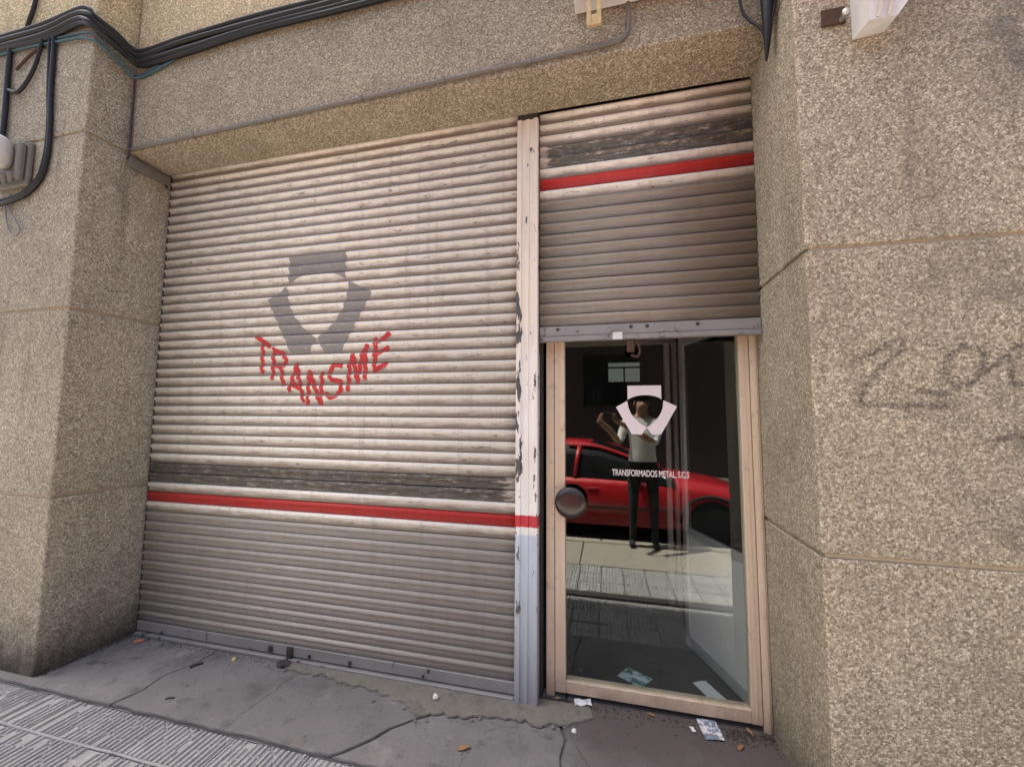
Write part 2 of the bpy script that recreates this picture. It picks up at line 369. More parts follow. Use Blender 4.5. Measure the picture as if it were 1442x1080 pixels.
# apron of cement slabs with broken edges
apron = struct(box('apron', (-3.2, 7.2, -.530, .36, -.0295, -.016), 'grout'))
def jag(a, b, n, amp, seed):
    r = random.Random(seed); A, B = Vector(a), Vector(b); d = (B - A); nrm = Vector((-d.y, d.x)).normalized()
    return [tuple(A + d * (i / n) + nrm * (0 if i in (0, n) else r.uniform(-amp, amp))) for i in range(n + 1)]
YF, YB = -.528, .13
cr1 = [(1.90, YF), (1.94, -.50), (2.03, -.40), (2.07, -.33), (2.16, -.25), (2.22, -.20), (2.25, -.1), (2.27, YB)]
cr2 = [(2.90, YF), (2.885, -.42), (2.87, -.29), (2.88, -.2), (2.85, -.12), (2.86, YB)]
cr0 = [(.62, YF), (.66, -.42), (.64, -.3), (.70, -.16), (.72, YB)]
def off(l, d): return [(x + d, y) for x, y in l]
f0 = jag((-3.2, YF), (.612, YF), 60, .004, 1); f1 = jag((.628, YF), (1.892, YF), 24, .005, 2); f2 = jag((1.908, YF), (2.892, YF), 20, .005, 3); f3 = jag((2.908, YF), (7.2, YF), 60, .004, 4)
prism('apron_slab', f0 + off(cr0, -.004)[1:] + [(-3.2, YB)], -.0155, .0, 'apron', apron, .003)
prism('apron_slab', f1 + off(cr1, -.006)[1:] + off(cr0, .004)[::-1][:-1], -.0155, .002, 'apron', apron, .003)
prism('apron_slab', f2 + off(cr2, -.005)[1:] + off(cr1, .006)[::-1][:-1], -.0155, -.002, 'apron', apron, .003)
prism('apron_slab', f3 + [(7.2, YB)] + off(cr2, .005)[::-1][:-1], -.0155, .001, 'apron', apron, .003)
# crumbling ochre screed in front of the big shutter
lo = [(1.18, -.03), (1.25, -.085), (1.40, -.10), (1.52, -.085), (1.66, -.12), (1.80, -.115), (1.95, -.15), (2.08, -.19), (2.17, -.225), (2.26, -.20), (2.36, -.19), (2.45, -.155), (2.56, -.15), (2.66, -.14), (2.76, -.15), (2.84, -.125), (2.93, -.09), (3.0, -.04)]
lo2 = []
for i in range(len(lo) - 1):
    for k in range(4):
        u = k / 4; lo2.append((lo[i][0] + (lo[i + 1][0] - lo[i][0]) * u, lo[i][1] + (lo[i + 1][1] - lo[i][1]) * u + rnd.uniform(-.016, .016)))
lo2.append(lo[-1])
prism('screed_patch', lo2 + [(2.98, .03), (1.2, .03)], .0022, .0095, 'screed', apron, .003)

# ------------------------------------------------------------------ building
bld = thing('building', 'ground floor of a building clad in rough tan exposed aggregate panels with two piers', 'building')
def rough_block(name, plan, z0, z1, mat, parent, r=.007, jit=.0028, seed=0):
    """upright block with worn, slightly uneven arrises"""
    rr = random.Random(seed); n = len(plan); nz = max(2, int((z1 - z0) / .06))
    zs = [z0 + .004 * 0, z0 + .0045] + [z0 + (z1 - z0) * i / nz for i in range(1, nz)] + [z1 - .0045, z1]
    v, f, per = [], [], n * 3
    for li, z in enumerate(zs):
        ins = .0045 if li in (0, len(zs) - 1) else 0
        for i in range(n):
            a, b, c = Vector(plan[i - 1]), Vector(plan[i]), Vector(plan[(i + 1) % n])
            da, dc = (a - b).normalized(), (c - b).normalized(); bis = (da + dc).normalized()
            j = 0 if ins else rr.uniform(-jit, jit) + .002 * noise.noise(Vector((b.x * 3, b.y * 3, z * 9)))
            k = r + abs(j)
            for q in (b + da * k, b + bis * (r * .42 + abs(j)), b + dc * k):
                q = q + bis * ins * 1.3; v.append((q.x, q.y, z))
        if li:
            o = (li - 1) * per
            for k in range(per): f.append((o + k, o + (k + 1) % per, o + per + (k + 1) % per, o + per + k))
    f.append(tuple(range(per))[::-1]); f.append(tuple(range(len(v) - per, len(v))))
    me = mesh_from(name, v, f); return link(name, me, mat, parent)
J = [-.28, .984, 2.096, 3.211, 3.93, 5.2, 6.5]
G = .0075
FY = -.479
def pier(x0, x1, splayL, splayR, mats, cuts):
    core = prism('pier', [(x0 + .012, FY + .009), (x1 - .012 - splayR, FY + .009), (x1 - .011, .2), (x0 + .011, .2)], -.28, 6.5, 'mortar', bld)
    for k in range(len(J) - 1):
        for ci in range(len(cuts) - 1):
            a, b = cuts[ci], cuts[ci + 1]
            la = a if ci else x0; rb = b if ci < len(cuts) - 2 else x1
            pl = [(la + (splayL if ci == 0 else G), FY), (rb - (splayR if ci == len(cuts) - 2 else G), FY), (rb - (0 if ci == len(cuts) - 2 else G), .2), (la + (0 if ci == 0 else G), .2)]
            rough_block('cladding_panel', pl, J[k] + G, J[k + 1] - G, mats[min(k, len(mats) - 1)], core, seed=int(k * 13 + x0 * 7 + ci))
    return core
pier(-3.2, 0.0, 0, .045, ['agg_left', 'agg_left', 'agg_left', 'agg_left', 'agg_top'], [-3.2, -1.45, 0.0])
pier(W2, 7.2, -.003, 0, ['agg_right', 'agg_right', 'agg_right', 'agg_right', 'agg_top'], [W2, 5.5, 7.2])
# beam over the opening: front at y -.265, soffit falling slightly towards the shutter
LX0, LX1 = .002, W2 - .002
def beam(name, x0, x1, z0f, z0f2, z1, mat):
    n = 40; v, f = [], []
    for i in range(n + 1):
        u = i / n; x = x0 + (x1 - x0) * u; zf = z0f + (z0f2 - z0f) * u + .002 * noise.noise(Vector((x * 7, 0, 3)))
        v += [(x, -.265, z1), (x, -.265, zf + .012), (x, -.261, zf + .003), (x, -.252, zf), (x, -.028, 3.186), (x, -.028, z1)]
        if i:
            o = (i - 1) * 6
            for k in range(6): f.append((o + k, o + (k + 1) % 6, o + 6 + (k + 1) % 6, o + 6 + k))
    f.append((5, 4, 3, 2, 1, 0)); o = n * 6; f.append((o, o + 1, o + 2, o + 3, o + 4, o + 5))
    return link(name, mesh_from(name, v, f), mat, bld)
beam('lintel', LX0, LX1, 3.200, 3.240, 3.845, 'agg')
box('upper_wall', (LX0, LX1, -.268, -.03, 3.853, 6.5), 'agg_top', bld)
box('lintel_joint', (LX0, LX1, -.255, -.03, 3.8455, 3.8525), 'mortar', bld)
box('shadow_overhang', (-3.3, 7.3, -.60, .2, 6.47, 6.80), 'agg', bld, .01)  # unseen overhang added to give the pavement shadow a straight edge
# room behind, shutter backing
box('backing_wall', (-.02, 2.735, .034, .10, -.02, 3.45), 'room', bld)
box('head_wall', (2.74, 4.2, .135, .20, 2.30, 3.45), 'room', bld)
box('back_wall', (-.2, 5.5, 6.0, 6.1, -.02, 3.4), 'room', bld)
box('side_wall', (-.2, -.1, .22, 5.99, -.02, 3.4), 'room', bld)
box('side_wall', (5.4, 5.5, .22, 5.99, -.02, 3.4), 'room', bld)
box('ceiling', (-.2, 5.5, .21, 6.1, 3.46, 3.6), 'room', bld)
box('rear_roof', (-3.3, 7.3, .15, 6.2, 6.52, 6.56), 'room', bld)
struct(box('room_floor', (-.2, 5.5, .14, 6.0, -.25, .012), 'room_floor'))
# small window at the back of the room
win = box('window', (3.08, 3.74, 5.96, 5.995, 2.10, 2.55), 'dark_metal', bld)
box('window_pane', (3.11, 3.395, 5.945, 5.958, 2.14, 2.40), 'lit', win); box('window_pane', (3.425, 3.70, 5.945, 5.958, 2.14, 2.40), 'lit', win); box('window_pane', (3.11, 3.70, 5.945, 5.958, 2.435, 2.51), 'lit', win)

# ------------------------------------------------------------------ roller shutters
PR = [(0, .0010), (.02, .0050), (.06, .0088), (.13, .0122), (.22, .0138), (.31, .0128), (.38, .0092), (.43, .0055), (.47, .0030), (.56, .0014), (.64, .0024), (.71, .0038), (.77, .0026), (.83, .0012), (.90, .0018), (.935, .0012), (.945, -.0100), (1.0, -.0100)]
def prof(t):
    t = t % 1.0
    for (a, b), (c, d) in zip(PR, PR[1:]):
        if t <= c: return b + (d - b) * (t - a) / (c - a)
    return 0
def slat_mesh(x0, x1):
    pts = [(-d, -t * P) for t, d in PR]; pts[-1] = (pts[-1][0], -P + .0004); pts += [(.0145, -P + .0004), (.0145, -.0002)]
    n = len(pts); v, f = [], []
    for x in (x0, x1): v += [(x, y, z) for y, z in pts]
    for k in range(n): f.append((k, n + k, n + (k + 1) % n, (k + 1) % n))
    f.append(tuple(range(n))); f.append(tuple(range(2 * n - 1, n - 1, -1)))
    me = mesh_from('slat', v, f)
    for p in me.polygons[:len(PR) - 1]: p.use_smooth = True
    me.materials.append(None); return me
def slat_top(k): return zk(k) + .25 * P
def shutter(name, label, x0, x1, k0, k1, dz, matof, seed):
    t = thing(name, label, 'shutter', ((x0 + x1) / 2, 0, 0), 0)
    inv = Matrix.Translation((-(x0 + x1) / 2, 0, 0)); r = random.Random(seed)
    me = slat_mesh(x0, x1)
    for k in range(k0, k1 + 1):
        o = bpy.data.objects.new('slat', me); COL.objects.link(o); o.parent = t
        o.location = inv @ Vector((0, r.uniform(-.0009, .0009), slat_top(k) + dz)); o.rotation_euler = (0, r.uniform(-.0006, .0006), r.uniform(-.0004, .0004))
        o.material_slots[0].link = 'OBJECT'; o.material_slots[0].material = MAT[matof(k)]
    def part(nm, b, mat, bev=0.0):
        return link(nm, box_mesh(b[0] - (x0 + x1) / 2, b[1] - (x0 + x1) / 2, *b[2:], bev=bev), mat, t)
    zb = slat_top(k1) - P + dz
    return t, part, zb, inv
pat = lambda k, d: 'cream' if k <= 30 or k in (33, 35) else d if k in (31, 32) else 'red' if k == 34 else 'grey'
S1, part1, zb1, inv1 = shutter('roller_shutter', 'closed wide cream roller shutter with grey emblem, red lettering and red stripe', .012, W1 - .004, -1, 46, 0, lambda k: pat(k, 'dark'), 3)
part1('bottom_bar', (.012, W1 - .004, -.012, .010, .030, zb1 - .0008), 'bar', .002)
part1('foot_rail', (.012, W1 - .004, -.030, .012, .003, .0215), 'bar', .003)
part1('side_guide', (.001, .0115, -.004, .0285, .003, 3.185), 'dark_metal')
for (x, w) in ((1.07, .03), (1.35, .018), (1.62, .02), (2.08, .014)):
    part1('bolt', (x, x + w, -.020, -.0125, .038, .038 + w * 1.2), 'dark_metal', .003)
part1('hasp', (1.205, 1.245, -.024, -.0125, .012, .088), 'dark_metal', .003)
DZ2 = 1.8925 - .03
S2, part2, zb2, inv2 = shutter('roller_shutter', 'half raised narrow roller shutter with grimy zinc laths and red stripe above glass door', W1B + .006, W2 - .004, 28, 46, DZ2, lambda k: pat(k, 'dark2').replace('grey', 'zinc'), 4)
part2('bottom_bar', (W1B + .006, W2 - .004, -.013, .010, 1.8925 + .004, zb2 - .0008), 'bar', .002)
part2('foot_rail', (W1B + .006, W2 - .004, -.024, .012, 1.868, 1.8945), 'bar', .003)
part2('lock_plate', (3.115, 3.165, -.030, -.0245, 1.866, 1.905), 'box_white', .002)
lk = part2('latch', (3.185, 3.225, -.018, .0, 1.80, 1.8675), 'rust', .004)
tube('latch_hook', [(3.23 - 3.27, -.01, 1.862), (3.25 - 3.27, -.012, 1.81), (3.235 - 3.27, -.012, 1.775), (3.205 - 3.27, -.012, 1.785)], .006, 'rust', S2)
for x in (2.82, 3.20, 3.28, 3.52): part2('bolt', (x, x + .016, -.019, -.0135, 1.925, 1.941), 'dark_metal', .003)
# guide post between the two shutters, folded steel with a centre rib
gp = thing('guide_post', 'peeling white and cream steel guide post with red band between the two shutters', 'post', ((W1 + W1B) / 2, 0, 0))
hw = (W1B - W1) / 2
prof2 = [(-hw, .02), (-hw, -.034), (-hw + .004, -.038), (-hw + .026, -.038), (-hw + .030, -.030), (-.012, -.030), (-.008, -.036), (.008, -.036), (.012, -.030), (hw - .030, -.030), (hw - .026, -.038), (hw - .004, -.038), (hw, -.034), (hw, .02)]
def extr_z(name, pl, z0, z1, mat, parent):
    n = len(pl); v = [(x, y, z0) for x, y in pl] + [(x, y, z1) for x, y in pl]
    f = [(k, (k + 1) % n, n + (k + 1) % n, n + k) for k in range(n)] + [tuple(range(n))[::-1], tuple(range(n, 2 * n))]
    return link(name, mesh_from(name, v, f), mat, parent)
extr_z('channel', prof2, .002, 3.150, 'post', gp)
link('cap_strip', box_mesh(-hw + .002, hw - .002, -.027, .018, 3.1502, 3.183), 'dark_metal', gp)

# painted emblem and lettering, conforming to the laths
def yfront(z, extra):
    # which lath and where on it
    t = (slat_top(0) - z) / P
    return -prof(t) - extra
def raster(name, inside, x0, x1, z0, z1, cell, mat, parent, inv, extra=.0022, flat=None, fade=None):
    nx, nz = int((x1 - x0) / cell), int((z1 - z0) / cell); idx = {}; v, f, fa = [], [], []
    def vid(i, j):
        if (i, j) not in idx:
            x, z = x0 + i * cell, z0 + j * cell
            idx[(i, j)] = len(v); y = flat if flat is not None else yfront(z, extra); v.append(tuple(inv @ Vector((x, y, z))))
            if fade: fa.append(fade(x, z))
        return idx[(i, j)]
    for j in range(nz):
        for i in range(nx):
            if (flat is not None or ((slat_top(0) - z0 - (j + .5) * cell) / P) % 1.0 < .90) and inside(x0 + (i + .5) * cell, z0 + (j + .5) * cell): f.append((vid(i, j), vid(i + 1, j), vid(i + 1, j + 1), vid(i, j + 1)))
    me = mesh_from(name, v, f, flat is None)
    if fade:
        at = me.attributes.new('fade', 'FLOAT', 'POINT')
        for i, a in enumerate(fa): at.data[i].value = a
    return link(name, me, mat, parent)
def inpoly(x, z, poly):
    c = False; n = len(poly)
    for i in range(n):
        (x1, z1), (x2, z2) = poly[i], poly[i - 1]
        if (z1 > z) != (z2 > z) and x < (x2 - x1) * (z - z1) / (z2 - z1) + x1: c = not c
    return c
def segd(x, z, a, b):
    dx, dz = b[0] - a[0], b[1] - a[1]; L = dx * dx + dz * dz; u = max(0, min(1, ((x - a[0]) * dx + (z - a[1]) * dz) / L)) if L else 0
    return math.hypot(x - a[0] - u * dx, z - a[1] - u * dz)
def arc(cx, cz, r, a0, a1, n=10): return [(cx + r * math.cos(R(a0 + (a1 - a0) * i / n)), cz + r * math.sin(R(a0 + (a1 - a0) * i / n))) for i in range(n + 1)]
# emblem in units: cap with a round cut, two bars meeting in a point
def emblem_polys(cx, top, s):
    u = lambda pts: [(cx + (a - 473) * s, top - (b - 85) * s) for a, b in pts]
    cap = [(295, 85), (630, 85), (630, 228), (600, 209), (560, 195), (515, 187), (470, 185), (420, 188), (375, 197), (330, 212), (295, 232)]
    lb = [(175, 310), (290, 245), (303, 320), (325, 375), (360, 425), (410, 472), (478, 520), (430, 596), (330, 590)]
    rb_ = [(780, 302), (650, 240), (640, 320), (620, 375), (588, 425), (545, 472), (482, 520), (530, 596), (620, 590)]
    return [u(cap), u(lb), u(rb_)]
for poly in emblem_polys(1.298, 2.497, .00127):
    xs, zs = [a for a, b in poly], [b for a, b in poly]
    raster('emblem', lambda x, z: inpoly(x, z, poly), min(xs), max(xs), min(zs), max(zs), .004, 'emblem', S1, inv1)
# strokes measured on the shutter: image crop units -> shutter plane
def h2(cx_, cy_):
    u, w = 345 + cx_ / 6.555, 450 + cy_ / 6.555
    d = CF + CX * ((u - 721) / 563.8) - CU * ((w - 540) / 563.8); o = camo.matrix_world.translation; k = (0 - .008 - o.y) / d.y; q = o + d * k
    return (q.x, q.z)
LET = {'T': [[(115, 160), (232, 252)], [(168, 225), (158, 485)]],
       'R': [[(270, 275), (255, 540)], [(270, 285), (345, 310), (382, 365), (362, 425), (268, 432)], [(330, 435), (352, 600)]],
       'A': [[(480, 415), (408, 650)], [(480, 415), (508, 610), (538, 745)], [(432, 585), (505, 640)]],
       'N': [[(592, 485), (580, 770)], [(606, 500), (688, 765)], [(712, 500), (700, 775)]],
       'S': [[(892, 425), (822, 420), (776, 495), (795, 555), (880, 572), (890, 640), (838, 705), (790, 722), (750, 682)]],
       'M': [[(950, 645), (968, 410), (1000, 325)], [(1000, 335), (1038, 575)], [(1038, 560), (1090, 300), (1130, 245)], [(1112, 270), (1110, 545)]],
       'E': [[(1205, 185), (1195, 470)], [(1205, 225), (1330, 132)], [(1205, 325), (1312, 262)], [(1200, 465), (1300, 412)]]}
for ch, strokes in LET.items():
    st = [[h2(*q) for q in s_] for s_ in strokes]; al = [q for s_ in st for q in s_]
    def ins(x, z):
        w = .0145 + .004 * noise.noise(Vector((x * 45, 0, z * 45)))
        return any(segd(x, z, a, b) < w for s_ in st for a, b in zip(s_, s_[1:])) and noise.noise(Vector((x * 60, 7, z * 90))) > -.62
    raster('letter', ins, min(a for a, b in al) - .02, max(a for a, b in al) + .02, min(b for a, b in al) - .02, max(b for a, b in al) + .02, .0035, 'red_letter', S1, inv1)

# ------------------------------------------------------------------ glass door and its frame
DY = .085
fr_ = thing('door_frame', 'beige aluminium door frame standing between guide post and right hand pier', 'door frame', (3.29, DY, 0))
fi = Matrix.Translation((-3.29, -DY, 0))
def fpart(nm, b, mat, par, bev=.002): return link(nm, box_mesh(b[0] - 3.29, b[1] - 3.29, b[2] - DY, b[3] - DY, b[4], b[5], bev=bev), mat, par)
fpart('jamb', (2.752, 2.797, .070, .130, .002, 2.22), 'door', fr_); fpart('jamb', (3.779, 3.816, .060, .130, .002, 2.22), 'door', fr_); fpart('head', (2.798, 3.778, .072, .130, 2.14, 2.22), 'door', fr_)
fpart('jamb_bead', (3.789, 3.806, .052, .0597, .002, 2.22), 'door', fr_)
dr = thing('glass_door', 'glazed shop door in beige frame with white emblem and round brown pull', 'door', (3.29, DY, 0))
for a, b in ((2.800, 2.856), (3.730, 3.776)):
    st_ = fpart('stile', (a, b, .062, .120, .030, 2.135), 'door', dr, .003)
    fpart('stile_groove', (a + (b - a) * .42, a + (b - a) * .56, .0596, .0621, .036, 2.13), 'rust' if False else 'door', st_, .0)
fpart('bottom_rail', (2.8565, 3.7295, .064, .118, .030, .092), 'door', dr, .003); fpart('top_rail', (2.8565, 3.7295, .064, .118, 2.06, 2.135), 'door', dr, .003)
pane = fpart('pane', (2.857, 3.729, .084, .090, .0925, 2.0595), 'glass', dr, 0)
pane.data.materials.append(MAT['clear'])
for pl_ in pane.data.polygons: pl_.material_index = 0 if pl_.normal.y < -.5 else 1
dinv = Matrix.Translation((-3.29, -DY, 0))
for poly in emblem_polys(3.281, 1.633, .00051):
    v = [(x - 3.29, .0825 - DY, z) for x, z in poly]; v2 = [(x, y + .0008, z) for x, y, z in v]; n = len(v)
    me = mesh_from('emblem', v + v2, [tuple(range(n)), tuple(range(2 * n - 1, n - 1, -1))] + [(k, n + k, n + (k + 1) % n, (k + 1) % n) for k in range(n)])
    link('emblem', me, 'white_vinyl', dr)
fc = bpy.data.curves.new('lettering', 'FONT'); fc.body = 'TRANSFORMADOS METAL, S.C.S'; fc.size = .044; fc.align_x = 'CENTER'; fc.extrude = .0003; fc.offset = .0006; fc.space_character = .95
fo = bpy.data.objects.new('lettering_source', fc); COL.objects.link(fo); bpy.context.view_layer.update()
tm = bpy.data.meshes.new_from_object(fo.evaluated_get(bpy.context.evaluated_depsgraph_get())); bpy.data.objects.remove(fo)
wd = max(v.co.x for v in tm.vertices) - min(v.co.x for v in tm.vertices)
for v in tm.vertices: v.co = (v.co.x * .382 / wd + 3.296 - 3.29, .0825 - DY - v.co.z, v.co.y * 1.05 + 1.156)
link('lettering', tm, 'white_vinyl', dr)
kn = link('door_pull', lathe_mesh([(.012, 0), (.018, .001), (.02, .018), (.060, .022), (.080, .028), (.084, .036), (.078, .044), (.05, .050), (.0, .052)][:-1] + [(.01, .0515)], 32), 'knob', dr, (2.889 - 3.29, .0610 - DY, 1.010), (math.pi / 2, 0, 0))
# inner leaf standing open inside
A, B = Vector((3.80, .150)), Vector((3.575, .745)); dv = (B - A); Ln = dv.length
il = thing('inner_door_leaf', 'grey framed inner door leaf with white lower panel standing open behind glass', 'door', (A.x, A.y, .012), math.atan2(dv.y, dv.x))
def ip(nm, b, mat, par=il, bev=.002): return link(nm, box_mesh(*b, bev=bev), mat, par)
ip('stile', (Ln - .045, Ln, -.02, .02, .006, 2.02), 'alu'); ip('stile', (0, .04, -.02, .02, .006, 2.02), 'alu')
ip('rail', (.0405, Ln - .0455, -.018, .018, 1.93, 2.02), 'alu'); ip('rail', (.0405, Ln - .0455, -.018, .018, .006, .075), 'alu'); ip('rail', (.0405, Ln - .0455, -.018, .018, .70, .745), 'alu')
ip('panel', (.041, Ln - .046, -.006, .006, .0755, .6995), 'panel_white', bev=0); ip('pane', (.041, Ln - .046, -.003, .003, .7455, 1.9295), 'car_glass', bev=0)
post2 = thing('inner_doorway', 'dim grey aluminium frame deeper inside the room behind the open leaf', 'door frame', (3.58, 1.3, .012))
link('upright', box_mesh(-.045, -.005, -.03, .03, 0, 2.05, bev=.003), 'alu', post2); link('upright', box_mesh(.02, .05, -.02, .04, 0, 2.05, bev=.003), 'alu', post2)
link('head', box_mesh(-.9, .05, -.02, .02, 2.051, 2.10, bev=.003), 'alu', post2)

# ------------------------------------------------------------------ marker scribble on the right pier
def gr(cx_, cy_):
    u, w = 1160 + cx_ / 4.908, 420 + cy_ / 4.908
    d = CF + CX * ((u - 721) / 563.8) - CU * ((w - 540) / 563.8); o = camo.matrix_world.translation; k = (FY - o.y) / d.y; q = o + d * k
    return (q.x, q.z)
gs = [[(230, 430), (340, 385), (470, 300), (540, 290), (530, 370), (440, 430), (340, 540), (270, 660), (255, 740), (400, 738), (600, 738), (860, 745)],
      [(650, 630), (740, 650), (850, 660)],
      [(860, 410), (950, 330), (1080, 345), (1110, 420), (1075, 545), (1000, 605), (900, 600), (835, 545), (850, 440)],
      [(1070, 545), (1170, 460), (1270, 390), (1290, 480), (1300, 590), (1420, 600)], [(1320, 340), (1440, 300), (1560, 330), (1600, 450), (1480, 590)],
      [(1180, 980), (1330, 940), (1480, 1010)]]
gs = [[gr(*q) for q in s_] for s_ in gs]; al = [q for s_ in gs for q in s_]
gd = lambda x, z: min(segd(x, z, a, b) for s_ in gs for a, b in zip(s_, s_[1:]))
gmk = raster('marker_scribble', lambda x, z: gd(x, z) < .034, min(a for a, b in al) - .03, max(a for a, b in al) + .03, min(b for a, b in al) - .03, max(b for a, b in al) + .03, .007, 'marker', None, Matrix.Identity(4), flat=FY - .0015, fade=lambda x, z: max(0, 1.1 - gd(x, z) / .036))
gmk.parent = bld

# ------------------------------------------------------------------ cables, conduit, boxes
def cable(label, pts, r, mat, group=None, **k):
    o = tube('cable', pts, r, mat, **k); return tag(o, label, 'cable', group)
def wob(pts, a, seed):
    r = random.Random(seed); return [tuple(Vector(p) + Vector((r.uniform(-a, a), r.uniform(-a * .4, a * .2), r.uniform(-a, a)))) for p in pts]
base = [(-2.6, -.50, 3.98), (-1.9, -.50, 3.96), (-1.3, -.50, 3.955), (-.86, -.50, 3.955), (-.45, -.50, 3.94), (-.14, -.51, 3.955), (-.035, -.515, 3.93), (.0, -.49, 3.90), (.025, -.40, 3.875), (.03, -.32, 3.845), (.10, -.292, 3.835), (.45, -.290, 3.85), (1.0, -.290, 3.865), (1.6, -.29, 3.86), (2.3, -.29, 3.865), (3.0, -.29, 3.87), (3.70, -.29, 3.85)]
for i in range(6):
    dzv = (i - 2.5) * .019
    cable('black cable running in the thick bundle along the top of the beam', wob([(x, y - (.010 if i % 2 else 0), z + dzv) for x, y, z in base], .009, i), .0125 if i % 3 else .016, 'cable', 'cables bundled along the beam')
cable('thin teal cable sagging below the black bundle around the pier corner', [(-1.4, -.492, 3.90), (-.7, -.492, 3.885), (-.40, -.493, 3.86), (-.15, -.495, 3.835), (-.03, -.49, 3.80), (.0, -.46, 3.775), (.012, -.37, 3.735), (.015, -.30, 3.71), (.06, -.277, 3.72), (.17, -.276, 3.74), (.40, -.278, 3.80)], .0085, 'cable_teal')
cable('second teal cable lying just above the sagging teal one', [(-1.4, -.490, 3.92), (-.7, -.490, 3.91), (-.3, -.492, 3.88), (-.05, -.495, 3.85), (.004, -.45, 3.80), (.014, -.36, 3.765), (.03, -.28, 3.735), (.14, -.276, 3.755), (.34, -.278, 3.82)], .007, 'cable_teal')
cable('thick black cable dropping down the pier then bending in under the junction box', [(-.36, -.505, 3.93), (-.37, -.495, 3.80), (-.36, -.495, 3.55), (-.335, -.495, 3.30), (-.325, -.495, 3.10), (-.36, -.495, 2.95), (-.46, -.495, 2.86), (-.60, -.50, 2.815), (-.80, -.50, 2.80)], .013, 'cable')
cable('black cable looping beside the thick dropping cable on the pier', [(-.40, -.505, 3.92), (-.41, -.494, 3.78), (-.385, -.494, 3.52), (-.36, -.494, 3.35), (-.352, -.494, 3.12), (-.39, -.494, 2.96), (-.49, -.494, 2.875), (-.62, -.498, 2.84), (-.78, -.5, 2.83)], .009, 'cable')
cable('grey thin wire hooked in a small loop below the junction box', [(-.68, -.494, 2.82), (-.62, -.493, 2.74), (-.55, -.493, 2.67), (-.515, -.493, 2.61), (-.55, -.493, 2.585), (-.61, -.493, 2.62), (-.66, -.493, 2.72), (-.69, -.493, 2.84)], .0045, 'cable_grey')
cable('black cable standing vertically along the far side of the junction box', [(-.78, -.5, 4.0), (-.79, -.496, 3.75), (-.775, -.496, 3.45), (-.77, -.496, 3.2), (-.76, -.496, 3.0)], .015, 'cable')
cable('black cable bowed outward between the bundle and the pier joint', [(-.46, -.505, 3.91), (-.52, -.497, 3.74), (-.60, -.496, 3.62), (-.68, -.496, 3.57), (-.76, -.497, 3.60)], .011, 'cable')
cable('dark cable rising steeply above the bundle on the pier', [(-.66, -.50, 3.96), (-.64, -.495, 4.06), (-.60, -.494, 4.2), (-.58, -.494, 4.5), (-.57, -.494, 5.2)], .012, 'cable')
cable('rusty brown cable tie strip crossing behind the cables on the pier', [(-.72, -.492, 3.74), (-.60, -.491, 3.82), (-.48, -.491, 3.86)], .008, 'rust')
# junction box
jb = thing('junction_box', 'white plastic junction box with a rounded cap and glands on the pier', 'junction box', (-.62, FY, 3.0))
link('cap', lathe_mesh([(.03, -.02), (.070, 0), (.085, .03), (.085, .10), (.072, .165), (.045, .185)], 24), 'box_white', jb, (-.055, -.090, .03), (R(8), R(14), 0))
link('back_plate', box_mesh(-.15, .15, -.030, -.002, -.10, .19, bev=.008), 'conduit', jb); link('side_clip', box_mesh(.085, .135, -.062, -.0305, -.07, .17, bev=.008), 'conduit', jb)
for i in range(4): link('gland', lathe_mesh([(.010, -.045), (.014, -.04), (.015, -.012), (.021, -.01), (.021, .012), (.012, .016)], 12), 'conduit', jb, (-.11 + i * .062, -.062, -.045))
# conduit on the beam
cz = lambda x: 3.212 + .0205 * x
cp = [(.012, -.277, cz(0))] + [(x, -.277, cz(x)) for x in (.4, .9, 1.4, 1.9, 2.4, 2.9, 3.10)] + [(3.17, -.277, 3.288), (3.20, -.277, 3.32), (3.206, -.277, 3.37), (3.206, -.277, 3.47)]
cd = thing('conduit', 'slim grey conduit running along the beam edge and turning up to the sign box', 'conduit', (1.6, -.277, 3.22)); cm = Matrix.Translation((-1.6, .277, -3.22))
link('pipe', tube_mesh([cm @ Vector(q) for q in cp], .0105, n=4), 'conduit', cd)
for x in (.55, 1.15, 1.75, 2.25, 2.72): link('clip', box_mesh(x - 1.6 - .008, x - 1.6 + .008, -.0125, .0119, cz(x) - 3.22 - .016, cz(x) - 3.22 + .014, bev=.002), 'conduit', cd)
cable('brown thin wire stapled down the corner between pier and beam', [(.012, -.285, 3.74), (.012, -.282, 3.6), (.011, -.281, 3.42), (.012, -.28, 3.20), (.012, -.29, 3.14)], .006, 'dark_metal')
tr_ = thing('cable_trunking', 'flat grey trunking strip on the pier side running back under the beam', 'trunking', (.0, -.14, 3.13))
link('strip', box_mesh(.002, .016, -.135, .125, -.022, .040, bev=.003), 'conduit', tr_); link('end_screw', box_mesh(.016, .022, .085, .105, -.055, -.030, bev=.003), 'dark_metal', tr_)
# bunch hanging in the right corner
cable('thick black cable bunch hanging in the corner by the right pier, tapering to a point', [(3.79, -.33, 3.95), (3.785, -.34, 3.6), (3.780, -.345, 3.35), (3.778, -.335, 3.15), (3.777, -.31, 3.015)], .034, 'cable', taper=lambda u: 1.0 if u < .5 else max(.12, 1 - (u - .5) * 1.75))
cable('thin black wire curving into the hanging bunch from the beam side', [(3.70, -.29, 3.84), (3.685, -.292, 3.6), (3.69, -.294, 3.33), (3.715, -.30, 3.24), (3.76, -.32, 3.16), (3.776, -.32, 3.08)], .006, 'cable')
cable('thin black wire curving into the hanging bunch from the pier side', [(3.806, -.46, 3.8), (3.806, -.44, 3.5), (3.804, -.40, 3.30), (3.795, -.36, 3.2), (3.782, -.335, 3.11)], .0045, 'cable')
